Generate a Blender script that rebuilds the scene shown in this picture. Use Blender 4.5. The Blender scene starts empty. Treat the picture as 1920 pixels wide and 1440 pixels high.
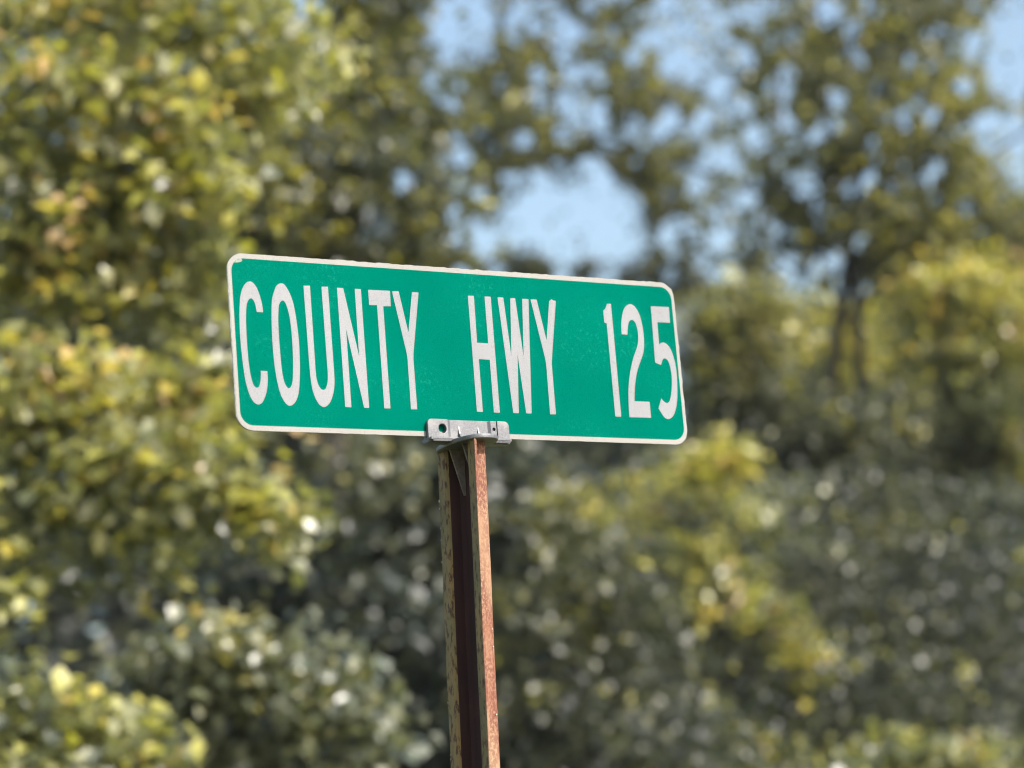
import bpy, bmesh, math, random
import numpy as np
from mathutils import Vector, Matrix

random.seed(7)
RNG = np.random.default_rng(11)
SC = bpy.context.scene
COL = SC.collection

# ------------------------------------------------------------------ camera, sky, sun, exposure
PITCH, ROLL, EYE = math.radians(12.5), math.radians(2.87), 1.6
FPX = 5038.7                                   # focal length in pixels of a 1920 px wide frame
FWD = Vector((0, math.cos(PITCH), math.sin(PITCH)))
_r0, _u0 = Vector((1, 0, 0)), Vector((0, -math.sin(PITCH), math.cos(PITCH)))
RGT = math.cos(ROLL) * _r0 - math.sin(ROLL) * _u0
UPV = math.cos(ROLL) * _u0 + math.sin(ROLL) * _r0
cam_d = bpy.data.cameras.new("camera")
cam = bpy.data.objects.new("camera", cam_d)
COL.objects.link(cam)
m = Matrix((RGT, UPV, -FWD)).transposed().to_4x4()
m.translation = (0, 0, EYE)
cam.matrix_world = m
cam_d.sensor_width = 36
cam_d.lens = 36 * FPX / 1920
cam_d.clip_start, cam_d.clip_end = 0.1, 2000
cam_d.dof.use_dof = True
cam_d.dof.focus_distance = 3.13
APERTURE = 0.0240                              # diameter of the lens opening in metres
cam_d.dof.aperture_fstop = (cam_d.lens / 1000) / APERTURE
SC.camera = cam

SUN_AZ, SUN_EL = math.radians(53), math.radians(40)   # azimuth to the right of straight behind the camera
SUN_DIR = Vector((math.sin(SUN_AZ) * math.cos(SUN_EL), -math.cos(SUN_AZ) * math.cos(SUN_EL), math.sin(SUN_EL)))
world = bpy.data.worlds.new("World")
SC.world = world
world.use_nodes = True
wn = world.node_tree
wn.nodes.clear()
sky = wn.nodes.new("ShaderNodeTexSky")
sky.sky_type = 'NISHITA'
sky.sun_disc = False
sky.sun_elevation = SUN_EL
sky.sun_rotation = math.atan2(SUN_DIR.x, SUN_DIR.y)
sky.air_density, sky.dust_density, sky.ozone_density = 1.45, 4.0, 1.9
bg = wn.nodes.new("ShaderNodeBackground")
bg.inputs["Strength"].default_value = 0.15
wo = wn.nodes.new("ShaderNodeOutputWorld")
wn.links.new(sky.outputs[0], bg.inputs[0])
wn.links.new(bg.outputs[0], wo.inputs[0])
sun_d = bpy.data.lights.new("sun", 'SUN')
sun_d.energy = 4.2
sun_d.angle = math.radians(0.53)
sun_d.color = (1.0, 0.95, 0.88)
sun = bpy.data.objects.new("sun", sun_d)
COL.objects.link(sun)
sun.rotation_euler = SUN_DIR.to_track_quat('Z', 'Y').to_euler()
SC.view_settings.view_transform = 'Standard'
SC.view_settings.look = 'None'
SC.view_settings.exposure = 0.78
SC.view_settings.gamma = 1
SC.view_settings.use_curve_mapping = False
SC.render.engine = 'CYCLES'
SC.cycles.use_denoising = True
SC.cycles.filter_width = 1.1
SC.cycles.max_bounces = 8
SC.cycles.sample_clamp_indirect = 6

# ------------------------------------------------------------------ helpers
def spot(px, py, y):
    """World point at distance y that the photo shows at pixel (px, py) of 1920 x 1440."""
    ray = FWD + RGT * ((px - 960) / FPX) - UPV * ((py - 720) / FPX)
    return Vector((0, 0, EYE)) + ray * (y / ray.y)

def link(name, mesh, mat=None, parent=None):
    o = bpy.data.objects.new(name, mesh)
    COL.objects.link(o)
    if mat is not None:
        for mm in (mat if isinstance(mat, (list, tuple)) else [mat]):
            mesh.materials.append(mm)
    if parent is not None:
        o.parent = parent
    return o

def thing(name, label, cat, loc=(0, 0, 0), group=None):
    o = bpy.data.objects.new(name, None)
    COL.objects.link(o)
    o.location = loc
    o.empty_display_size = 0.2
    o["label"], o["category"] = label, cat
    if group:
        o["group"] = group
    return o

def mesh_np(name, verts, faces, tint=None, smooth=False):
    """verts (n,3), faces (m,k) numpy arrays -> mesh, quickly."""
    me = bpy.data.meshes.new(name)
    n, (mf, k) = len(verts), faces.shape
    me.vertices.add(n)
    me.vertices.foreach_set("co", verts.astype(np.float32).ravel())
    me.loops.add(mf * k)
    me.loops.foreach_set("vertex_index", faces.astype(np.int32).ravel())
    me.polygons.add(mf)
    me.polygons.foreach_set("loop_start", np.arange(0, mf * k, k, dtype=np.int32))
    me.polygons.foreach_set("loop_total", np.full(mf, k, dtype=np.int32))
    if smooth:
        me.polygons.foreach_set("use_smooth", np.ones(mf, dtype=bool))
    me.update(calc_edges=True)
    if tint is not None:
        a = me.attributes.new("tint", 'FLOAT', 'FACE')
        a.data.foreach_set("value", tint.astype(np.float32))
    return me

def from_bm(name, bm):
    me = bpy.data.meshes.new(name)
    bm.to_mesh(me)
    bm.free()
    return me

def new_mat(name):
    mt = bpy.data.materials.new(name)
    mt.use_nodes = True
    nt = mt.node_tree
    nt.nodes.clear()
    out = nt.nodes.new("ShaderNodeOutputMaterial")
    b = nt.nodes.new("ShaderNodeBsdfPrincipled")
    nt.links.new(b.outputs[0], out.inputs[0])
    return mt, nt, b, out

def node(nt, kind, **kw):
    n = nt.nodes.new(kind)
    for k, v in kw.items():
        if k in n.inputs.keys():
            n.inputs[k].default_value = v
        else:
            setattr(n, k, v)
    return n

def ramp(nt, fac, stops, interp='LINEAR'):
    r = nt.nodes.new("ShaderNodeValToRGB")
    r.color_ramp.interpolation = interp
    els = r.color_ramp.elements
    while len(els) < len(stops):
        els.new(0.5)
    for e, (p, c) in zip(els, stops):
        e.position = p
        e.color = (*c, 1) if len(c) == 3 else c
    nt.links.new(fac, r.inputs[0])
    return r.outputs[0]

def mixc(nt, fac, a, b):
    n = nt.nodes.new("ShaderNodeMix")
    n.data_type = 'RGBA'
    for sock, v in ((n.inputs[0], fac), (n.inputs[6], a), (n.inputs[7], b)):
        if hasattr(v, "is_linked"):
            nt.links.new(v, sock)
        elif isinstance(v, (int, float)):
            sock.default_value = v
        else:
            sock.default_value = (*v, 1)
    return n.outputs[2]

def noise(nt, scale, detail=4, rough=0.55, stretch=(1, 1, 1), off=(0, 0, 0)):
    tc = nt.nodes.new("ShaderNodeTexCoord")
    mp = nt.nodes.new("ShaderNodeMapping")
    mp.inputs["Scale"].default_value = stretch
    mp.inputs["Location"].default_value = off
    nt.links.new(tc.outputs["Object"], mp.inputs[0])
    n = node(nt, "ShaderNodeTexNoise", Scale=scale, Detail=detail, Roughness=rough)
    nt.links.new(mp.outputs[0], n.inputs["Vector"])
    return n.outputs["Fac"]

def bump(nt, b, height, strength=0.3, dist=0.001):
    n = node(nt, "ShaderNodeBump", Strength=strength, Distance=dist)
    nt.links.new(height, n.inputs["Height"])
    nt.links.new(n.outputs[0], b.inputs["Normal"])

def outline_mesh(name, loops, z0, z1, bevel=0.0, seg=2, res=1):
    """Solid plate between z0 and z1 from closed 2-D loops (inner loops are holes)."""
    cu = bpy.data.curves.new(name, 'CURVE')
    cu.dimensions = '2D'
    cu.fill_mode = 'BOTH'
    cu.extrude = max((z1 - z0) / 2 - bevel, 1e-6)
    cu.bevel_depth = bevel
    cu.bevel_resolution = seg if bevel else 0
    cu.offset = -bevel
    for lp in loops:
        sp = cu.splines.new('POLY')
        sp.points.add(len(lp) - 1)
        for p, q in zip(sp.points, lp):
            p.co = (q[0], q[1], 0, 1)
        sp.use_cyclic_u = True
    ob = bpy.data.objects.new(name, cu)
    COL.objects.link(ob)
    dg = bpy.context.evaluated_depsgraph_get()
    me = bpy.data.meshes.new_from_object(ob.evaluated_get(dg))
    bpy.data.objects.remove(ob)
    bpy.data.curves.remove(cu)
    me.name = name
    me.transform(Matrix.Translation((0, 0, (z0 + z1) / 2)))
    return me

def join_meshes(name, meshes):
    bm = bmesh.new()
    for me in meshes:
        bm.from_mesh(me)
        bpy.data.meshes.remove(me)
    return from_bm(name, bm)

def rounded_rect(x0, x1, y0, y1, r, n=8, jitter=0.0):
    """r: one radius or four (bottom-left, bottom-right, top-right, top-left)."""
    rs = r if isinstance(r, (list, tuple)) else (r,) * 4
    pts = []
    for (cx, cy, a0), q in zip(((x0, y0, 180), (x1, y0, 270), (x1, y1, 0), (x0, y1, 90)), rs):
        ox = cx + (q if cx == x0 else -q)
        oy = cy + (q if cy == y0 else -q)
        for i in range(n + 1):
            a = math.radians(a0 + 90 * i / n)
            pts.append((ox + q * math.cos(a), oy + q * math.sin(a)))
    return pts

def circle(cx, cy, rx, ry=None, n=28):
    ry = ry or rx
    return [(cx + rx * math.cos(2 * math.pi * i / n), cy + ry * math.sin(2 * math.pi * i / n)) for i in range(n)]

def add_box(bm, x0, x1, y0, y1, z0, z1, mi=0):
    v = [bm.verts.new(p) for p in ((x0, y0, z0), (x1, y0, z0), (x1, y1, z0), (x0, y1, z0),
                                   (x0, y0, z1), (x1, y0, z1), (x1, y1, z1), (x0, y1, z1))]
    for f in ((3, 2, 1, 0), (4, 5, 6, 7), (0, 1, 5, 4), (1, 2, 6, 5), (2, 3, 7, 6), (3, 0, 4, 7)):
        bm.faces.new([v[i] for i in f]).material_index = mi

def add_prism(bm, poly, axis, a, b):
    """Extrude a 2-D polygon along an axis (0 x, 1 y, 2 z) from a to b."""
    def p3(q, t):
        c = list(q)
        c.insert(axis, t)
        return c
    lo = [bm.verts.new(p3(q, a)) for q in poly]
    hi = [bm.verts.new(p3(q, b)) for q in poly]
    bm.faces.new(lo)
    bm.faces.new(list(reversed(hi)))
    n = len(poly)
    for i in range(n):
        bm.faces.new((lo[i], hi[i], hi[(i + 1) % n], lo[(i + 1) % n]))
    bmesh.ops.recalc_face_normals(bm, faces=bm.faces)

def tube(path, radii, sides=9, wob=0.0):
    """Tapered tube mesh data along a polyline, arrays (verts, quads)."""
    P = [Vector(p) for p in path]
    V, F = [], []
    for i, p in enumerate(P):
        t = (P[min(i + 1, len(P) - 1)] - P[max(i - 1, 0)]).normalized()
        a = t.cross(Vector((0.3, 1, 0.1))).normalized()
        b = t.cross(a)
        for k in range(sides):
            an = 2 * math.pi * k / sides
            rr = radii[i] * (1 + wob * random.uniform(-1, 1))
            V.append(p + a * (rr * math.cos(an)) + b * (rr * math.sin(an)))
    for i in range(len(P) - 1):
        for k in range(sides):
            k2 = (k + 1) % sides
            F.append((i * sides + k, i * sides + k2, (i + 1) * sides + k2, (i + 1) * sides + k))
    return np.array([tuple(v) for v in V]), np.array(F)

def bend(a, b, n, sag=0.0, wob=0.0):
    a, b = Vector(a), Vector(b)
    out = []
    for i in range(n + 1):
        t = i / n
        p = a.lerp(b, t)
        p.z += sag * 4 * t * (1 - t)
        if 0 < i < n:
            p += Vector((random.uniform(-1, 1), random.uniform(-1, 1), random.uniform(-1, 1))) * wob
        out.append(p)
    return out
# ------------------------------------------------------------------ ground
mt_ground, nt, b, _ = new_mat("verge_grass")
c = ramp(nt, noise(nt, 0.8, 8), [(0.3, (0.035, 0.05, 0.015)), (0.55, (0.09, 0.10, 0.03)), (0.8, (0.16, 0.13, 0.06))])
nt.links.new(c, b.inputs["Base Color"])
b.inputs["Roughness"].default_value = 0.9
bump(nt, b, noise(nt, 30, 4), 0.6, 0.03)
g = 300
ground = link("ground", mesh_np("ground", np.array([(-g, -g, 0), (g, -g, 0), (g, g, 0), (-g, g, 0)], float),
                                np.array([(0, 1, 2, 3)])), mt_ground)
ground["kind"] = "structure"

# ------------------------------------------------------------------ foliage
def leaf_material(name, stops, rough=0.42, transl=0.36, tcol=1.6, pale=0.55, coat=0.5):
    mt, nt, b, out = new_mat(name)
    at = node(nt, "ShaderNodeAttribute", attribute_name="tint")
    col = ramp(nt, at.outputs["Fac"], stops)
    geo = nt.nodes.new("ShaderNodeNewGeometry")            # leaves are paler underneath
    und = nt.nodes.new("ShaderNodeMath")
    und.operation = 'MULTIPLY'
    und.inputs[1].default_value = pale
    nt.links.new(geo.outputs["Backfacing"], und.inputs[0])
    nt.links.new(mixc(nt, und.outputs[0], col, (0.42, 0.42, 0.30)), b.inputs["Base Color"])
    b.inputs["Roughness"].default_value = rough
    b.inputs["Specular IOR Level"].default_value = 1.0
    b.inputs["Coat Weight"].default_value = coat
    b.inputs["Coat Roughness"].default_value = 0.34
    tr = nt.nodes.new("ShaderNodeBsdfTranslucent")
    tc = nt.nodes.new("ShaderNodeVectorMath")
    tc.operation = 'MULTIPLY'
    tc.inputs[1].default_value = (tcol, tcol * 1.05, tcol * 0.45)
    nt.links.new(col, tc.inputs[0])
    nt.links.new(tc.outputs[0], tr.inputs[0])
    mx = nt.nodes.new("ShaderNodeMixShader")
    mx.inputs[0].default_value = transl
    nt.links.new(b.outputs[0], mx.inputs[1])
    nt.links.new(tr.outputs[0], mx.inputs[2])
    nt.links.new(mx.outputs[0], out.inputs[0])
    return mt

LEAF_STOPS = [(0.0, (0.030, 0.045, 0.020)), (0.3, (0.095, 0.11, 0.055)), (0.55, (0.245, 0.245, 0.09)),
              (0.75, (0.40, 0.385, 0.055)), (0.9, (0.52, 0.42, 0.05)), (1.0, (0.48, 0.32, 0.13))]
mt_leaf = leaf_material("autumn_leaf", LEAF_STOPS)
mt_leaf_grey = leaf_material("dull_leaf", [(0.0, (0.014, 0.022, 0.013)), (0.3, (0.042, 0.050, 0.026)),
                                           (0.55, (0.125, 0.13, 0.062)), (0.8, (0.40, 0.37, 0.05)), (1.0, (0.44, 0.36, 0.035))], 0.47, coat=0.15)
mt_leaf_gloss = leaf_material("glossy_autumn_leaf", LEAF_STOPS, 0.48, 0.34, 1.6, 0.6, 1.0)
mt_leaf_silver = leaf_material("silvery_leaf", [(0.0, (0.03, 0.045, 0.025)), (0.35, (0.085, 0.105, 0.06)), (0.6, (0.19, 0.20, 0.115)), (0.85, (0.30, 0.29, 0.12)), (1.0, (0.44, 0.38, 0.08))], 0.46, 0.25, 1.3, 0.6, 1.0)
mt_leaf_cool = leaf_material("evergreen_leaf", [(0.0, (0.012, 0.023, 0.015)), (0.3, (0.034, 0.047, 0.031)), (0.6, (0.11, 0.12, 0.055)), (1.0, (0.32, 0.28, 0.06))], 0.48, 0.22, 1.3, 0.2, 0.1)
mt_bark, nt, b, _ = new_mat("bark")
c = ramp(nt, noise(nt, 9, 6, 0.6, (1, 1, 0.25)), [(0.3, (0.02, 0.017, 0.014)), (0.55, (0.06, 0.052, 0.044)), (0.8, (0.12, 0.105, 0.09))])
nt.links.new(c, b.inputs["Base Color"])
b.inputs["Roughness"].default_value = 0.9
bump(nt, b, noise(nt, 14, 6, 0.6, (1, 1, 0.2)), 0.8, 0.02)

def leaves(centres, size, tint, droop=0.35):
    """One folded, bent leaf of five points at each centre. -> verts, tris, tint per tri"""
    n = len(centres)
    az = RNG.uniform(0, 2 * np.pi, n)
    el = RNG.normal(-droop, 0.5, n)
    d = np.stack([np.cos(az) * np.cos(el), np.sin(az) * np.cos(el), np.sin(el)], 1)
    # leaf faces lean towards the light
    upish = np.stack([RNG.normal(0.30, 0.55, n), RNG.normal(-0.30, 0.55, n), np.ones(n)], 1)
    s = np.cross(d, upish)
    s /= np.linalg.norm(s, axis=1, keepdims=True) + 1e-9
    nn = np.cross(s, d)
    L = (size * RNG.uniform(0.65, 1.3, n))[:, None]
    wd = L * RNG.uniform(0.28, 0.42, n)[:, None]
    fold = RNG.uniform(0.05, 0.3, n)[:, None] * wd
    curl = RNG.uniform(-0.05, 0.22, n)[:, None] * L
    base = centres - d * L * 0.5
    mid = centres + nn * curl * 0.6
    lf = mid + s * wd + nn * fold - d * L * 0.05
    rt = mid - s * wd + nn * fold - d * L * 0.05
    tip = centres + d * L * 0.5 - nn * curl * 0.5
    V = np.stack([base, lf, mid, rt, tip], 1).reshape(-1, 3)
    i = np.arange(n)[:, None] * 5
    F = np.stack([i + [0, 1, 2], i + [0, 2, 3], i + [1, 4, 2], i + [2, 4, 3]], 1).reshape(-1, 3)
    return V, F, np.repeat(tint, 4)

def spray_points(c, r, n, spread):
    """n leaf positions grouped in drooping sprays inside an ellipsoid centred at c with radii r."""
    per = 11
    k = max(1, int(n / per))
    u = RNG.normal(size=(k, 3))
    u /= np.linalg.norm(u, axis=1, keepdims=True)
    rad = RNG.uniform(0.05, 1, k) ** 0.5 * (1 + 0.5 * RNG.uniform(0, 1, k) ** 4)     # ragged outline
    hub = u * rad[:, None]
    out = u.copy()
    out[:, 2] = out[:, 2] * 0.4 - 0.25
    out += RNG.normal(0, 0.35, out.shape)
    out /= np.linalg.norm(out, axis=1, keepdims=True)
    t = RNG.uniform(-0.5, 0.5, (k, per))
    side = RNG.normal(0, 0.22, (k, per, 3))
    pts = hub[:, None, :] * np.array(r) + (out[:, None, :] * t[..., None] + side) * spread
    sp = np.where(RNG.uniform(size=k) < 0.13, RNG.normal(2.6, 0.7, k), RNG.normal(-0.45, 0.7, k))   # most sprays dull, a few turned yellow
    return (pts + np.array(c)).reshape(-1, 3), np.repeat(sp, per)

GAPS = []          # open sky between the far crowns: (px, py, rx, ry, keep)
def in_gap(P):
    q = P - np.array([0, 0, EYE])
    z = q @ np.array(FWD)
    px = 960 + FPX * (q @ np.array(RGT)) / z
    py = 720 - FPX * (q @ np.array(UPV)) / z
    keep = np.ones(len(P), bool)
    for gx, gy, rx, ry, k in GAPS:
        e = ((px - gx) / rx) ** 2 + ((py - gy) / ry) ** 2
        keep &= (e > 1 + RNG.normal(0, 0.18, len(P))) | (RNG.uniform(size=len(P)) < k)
    return keep

def make_tree(name, label, cat, clumps, trunk, leaf, mat=None, group=None, depth=0.9, gaps=False, limb_every=1, spread=None, droop=0.35, dens=1.0, trunk_r=0.12, stem=None):
    """clumps: (px, py, rx, ry, distance, leaves, tint[, tint spread]); trunk: world points from the ground up."""
    base = Vector(trunk[0])
    root = thing(name, label, cat, base, group)
    VV, FF, TT, off = [], [], [], 0
    tops = []
    for q in clumps:
        px, py, rx, ry, y, n, tint = q[:7]
        tsp = q[7] if len(q) > 7 else 0.18
        c = spot(px, py, y)
        mpx = y / FPX
        r = (rx * mpx, (rx + ry) / 2 * mpx * depth, ry * mpx)
        boost = 1.7 + 0.17 * max(0.0, y - 8)
        P, sp = spray_points(c, r, n * dens * boost, spread or leaf * 3.2)
        if gaps and GAPS:
            k = in_gap(P)
            P, sp = P[k], sp[k]
        if not len(P):
            continue
        P[:, 2] = np.maximum(P[:, 2], 0.1)
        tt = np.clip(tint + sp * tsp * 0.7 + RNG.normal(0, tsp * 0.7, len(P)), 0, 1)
        V, F, T = leaves(P - np.array(base), leaf, tt, droop)
        VV.append(V); FF.append(F + off); TT.append(T); off += len(V)
        tops.append((c, r))
    fo = link("foliage", mesh_np("foliage", np.concatenate(VV), np.concatenate(FF), np.concatenate(TT)), mat or mt_leaf, root)
    fo["kind"] = "stuff"
    n = len(trunk)
    path = []
    for i in range(n - 1):
        path += bend(trunk[i], trunk[i + 1], 4, 0, trunk_r * 0.12)[:(None if i == n - 2 else -1)]
    rad = [trunk_r * (1.15 - 0.85 * i / (len(path) - 1)) for i in range(len(path))]
    rad[0] *= 1.35
    V, F = tube([p - base for p in path], rad, 12, 0.06)
    link("trunk", mesh_np("trunk", V, F, smooth=True), mt_bark, root)
    if stem:
        sp_ = []
        for i in range(len(stem) - 1):
            sp_ += bend(stem[i], stem[i + 1], 4, 0, trunk_r * 0.15)[:(None if i == len(stem) - 2 else -1)]
        V, F = tube([p - base for p in sp_], [trunk_r * (1.0 - 0.7 * i / (len(sp_) - 1)) for i in range(len(sp_))], 10, 0.06)
        link("trunk", mesh_np("trunk", V, F, smooth=True), mt_bark, root)
    for c, r in tops[::limb_every]:
        # each limb leaves the trunk lower than the clump it carries
        zt = min(max(c.z - 0.35 * abs(c.x - base.x) - 0.4, base.z + 0.25), path[-1].z)
        p0 = min(path, key=lambda p: abs(p.z - zt))
        ln = (c - p0).length
        if ln < 0.25:
            continue
        r0 = min(trunk_r * 0.45, 0.012 + 0.012 * ln)
        seg = bend(p0, c + Vector((0, 0, r[2] * 0.2)), 6, 0.05 * ln, 0.03 * ln)
        V, F = tube([p - base for p in seg], [r0 * (1 - 0.8 * i / 6) for i in range(7)], 6)
        link("branch", mesh_np("branch", V, F, smooth=True), mt_bark, root)
    return root
# open sky in the far crowns
GAPS += [(1090, 408, 138, 92, 0.0), (985, 370, 60, 60, 0.05), (1170, 470, 60, 40, 0.1), (868, 62, 70, 78, 0.03), (1010, 30, 75, 40, 0.15),
         (1290, 60, 75, 90, 0.12), (1270, 130, 40, 40, 0.05), (1345, 170, 60, 70, 0.12), (1050, 180, 70, 45, 0.2), (1105, 225, 45, 40, 0.1),
         (1240, 250, 70, 32, 0.12), (1360, 260, 80, 75, 0.25), (1350, 350, 70, 60, 0.2), (1330, 440, 90, 60, 0.28), (1450, 455, 60, 45, 0.25),
         (1480, 520, 70, 45, 0.25), (1490, 265, 55, 45, 0.3), (1895, 70, 60, 75, 0.0), (1890, 150, 45, 40, 0.0), (1870, 250, 55, 55, 0.02),
         (1905, 330, 40, 70, 0.1), (1800, 90, 40, 40, 0.3), (700, 425, 45, 42, 0.03), (755, 340, 26, 22, 0.1), (560, 8, 55, 24, 0.0),
         (935, 430, 45, 35, 0.25), (860, 290, 40, 45, 0.3), (1620, 330, 30, 26, 0.2), (1190, 60, 45, 60, 0.4), (1650, 175, 24, 30, 0.25), (820, 170, 50, 40, 0.45)]

for _ in range(420):                             # countless small chinks between the far leaves
    gx, gy, rr = random.uniform(850, 1940), random.uniform(-10, 540), random.uniform(7, 24)
    if gx > 1600 and random.random() < 0.4:
        continue
    GAPS.append((gx, gy, rr * random.uniform(0.8, 1.3), rr, 0.1))

TG = "trees behind the road sign"
BG = "bushes behind the road sign"

GAPS = [(a, b_, c_ * .95, d_ * .95, e_ + .04) for a, b_, c_, d_, e_ in GAPS]

def on_ground(px, y, dx=0.0):
    p = spot(px, 900, y)
    return Vector((p.x + dx, y, 0))

# the near tree on the left, sunlit and turning yellow
D = 8.6
make_tree("broadleaf_tree", "nearest tree at left with yellowing leaves in sunlit drooping tiers, beside the sign's left end", "tree", [
    (120, 40, 260, 76, D, 420, 0.56), (380, 60, 190, 80, D, 420, 0.56), (560, 120, 110, 67, D + .5, 170, 0.64), (500, 190, 130, 38, D + .2, 150, 0.58),
    (160, 160, 200, 50, D - .2, 280, 0.54), (300, 240, 120, 76, D - .2, 260, 0.56), (90, 290, 190, 67, D, 330, 0.58), (330, 370, 100, 84, D - .1, 300, 0.58),
    (170, 420, 200, 76, D, 380, 0.56), (60, 510, 190, 59, D, 280, 0.51), (270, 520, 150, 55, D + .1, 260, 0.56), (390, 500, 70, 59, D + .2, 120, 0.54),
    (370, 590, 90, 38, D, 130, 0.48), (150, 590, 120, 34, D + .3, 110, 0.44),
    (110, 725, 200, 46, D - .3, 340, 0.68), (330, 730, 130, 59, D - .1, 250, 0.58), (410, 800, 60, 34, D, 70, 0.62), (60, 800, 130, 34, D - .2, 150, 0.56),
    (200, 880, 240, 59, D - .3, 420, 0.51), (420, 950, 140, 52, D - .2, 270, 0.51), (520, 1000, 60, 34, D - .2, 80, 0.41), (100, 970, 190, 59, D - .2, 280, 0.44),
    (280, 1010, 120, 34, D, 120, 0.44), (10, 1110, 60, 50, D - .3, 70, 0.62), (200, 1080, 170, 34, D + .3, 90, 0.36),
    (-300, 200, 300, 300, D, 900, 0.54), (-300, 700, 300, 280, D, 700, 0.54), (150, -180, 420, 109, D + .4, 350, 0.56), (-200, 1150, 250, 150, D + .3, 300, 0.41),
], [on_ground(-420, D + 1.2), spot(-380, 900, D + 1.1), spot(-300, 300, D + .9), spot(-150, -250, D + .7)], 0.072, group=TG, limb_every=9, trunk_r=0.16, dens=0.85, mat=mt_leaf_gloss)

# pale bush below it
D = 9.6
make_tree("leafy_bush", "pale grey green bush arching low at left, below the yellowing tree", "bush", [
    (330, 1250, 150, 50, D, 180, 0.54), (480, 1235, 150, 55, D - .2, 230, 0.56), (600, 1290, 110, 70, D - .2, 190, 0.52), (400, 1320, 180, 60, D, 220, 0.52),
    (640, 1370, 110, 70, D - .2, 150, 0.46), (480, 1410, 170, 60, D, 180, 0.46), (330, 1430, 170, 60, D, 160, 0.52),
    (450, 1600, 350, 150, D, 500, 0.46), (450, 1950, 380, 250, D, 500, 0.46),
], [on_ground(420, D + .2), spot(440, 1700, D + .2), spot(450, 1350, D + .1)], 0.07, group=BG, limb_every=1, trunk_r=0.05, mat=mt_leaf_silver)
D = 8.0
make_tree("leafy_bush", "bright bush cut off by the lower left corner of the picture", "bush", [
    (120, 1400, 190, 60, D, 300, 0.52), (260, 1430, 110, 60, D, 150, 0.50), (20, 1330, 90, 60, D, 110, 0.42), (130, 1600, 330, 160, D, 500, 0.5),
    (130, 1950, 330, 260, D, 400, 0.45),
], [on_ground(120, D + .2), spot(120, 1700, D + .2), spot(130, 1450, D + .1)], 0.072, group=BG, mat=mt_leaf_gloss, trunk_r=0.045)

# the darker tree behind, over the left half of the sign
D = 15
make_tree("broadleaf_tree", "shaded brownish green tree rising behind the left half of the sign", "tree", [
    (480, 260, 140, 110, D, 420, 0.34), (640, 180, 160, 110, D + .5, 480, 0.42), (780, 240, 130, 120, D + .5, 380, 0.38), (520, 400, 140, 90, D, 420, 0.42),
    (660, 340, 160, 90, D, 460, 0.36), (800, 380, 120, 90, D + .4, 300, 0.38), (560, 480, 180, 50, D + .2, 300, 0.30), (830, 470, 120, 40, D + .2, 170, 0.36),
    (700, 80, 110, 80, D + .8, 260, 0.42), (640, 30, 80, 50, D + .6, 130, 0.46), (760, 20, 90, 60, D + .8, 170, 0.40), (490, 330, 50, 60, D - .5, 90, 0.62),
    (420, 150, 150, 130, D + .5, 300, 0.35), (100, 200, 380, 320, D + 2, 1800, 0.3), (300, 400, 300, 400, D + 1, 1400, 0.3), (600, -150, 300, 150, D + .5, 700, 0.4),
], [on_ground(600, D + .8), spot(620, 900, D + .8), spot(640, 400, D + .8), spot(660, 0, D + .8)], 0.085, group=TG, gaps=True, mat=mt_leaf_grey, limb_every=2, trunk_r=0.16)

# dark evergreen understorey below the sign
D = 16
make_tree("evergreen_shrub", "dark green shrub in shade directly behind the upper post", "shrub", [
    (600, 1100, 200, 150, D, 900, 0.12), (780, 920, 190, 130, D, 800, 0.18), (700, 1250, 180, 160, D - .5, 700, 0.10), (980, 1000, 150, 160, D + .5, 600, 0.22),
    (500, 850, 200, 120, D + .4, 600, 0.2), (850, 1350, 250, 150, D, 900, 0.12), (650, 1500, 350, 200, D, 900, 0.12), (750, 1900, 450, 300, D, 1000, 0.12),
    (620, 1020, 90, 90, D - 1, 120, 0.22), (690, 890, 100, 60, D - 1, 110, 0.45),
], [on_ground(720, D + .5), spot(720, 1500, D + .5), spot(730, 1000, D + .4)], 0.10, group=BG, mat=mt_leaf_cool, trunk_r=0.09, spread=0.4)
make_tree("leafy_bush", "dark bush with yellow tips right of the lower post", "bush", [
    (1020, 1180, 130, 90, 15, 340, 0.34), (1090, 1050, 110, 70, 15.2, 200, 0.42), (1150, 1120, 90, 60, 15, 150, 0.38), (1000, 1320, 160, 90, 15, 380, 0.16),
    (1180, 1260, 160, 110, 15.4, 420, 0.2), (1070, 960, 90, 50, 15.3, 110, 0.62), (1200, 1400, 200, 100, 15, 420, 0.2), (1100, 1700, 380, 220, 15, 900, 0.2), (1100, 2050, 380, 200, 15, 500, 0.2),
], [on_ground(1090, 15.4), spot(1090, 1500, 15.4), spot(1080, 1100, 15.3)], 0.072, group=BG, mat=mt_leaf_grey, trunk_r=0.07)

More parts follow.
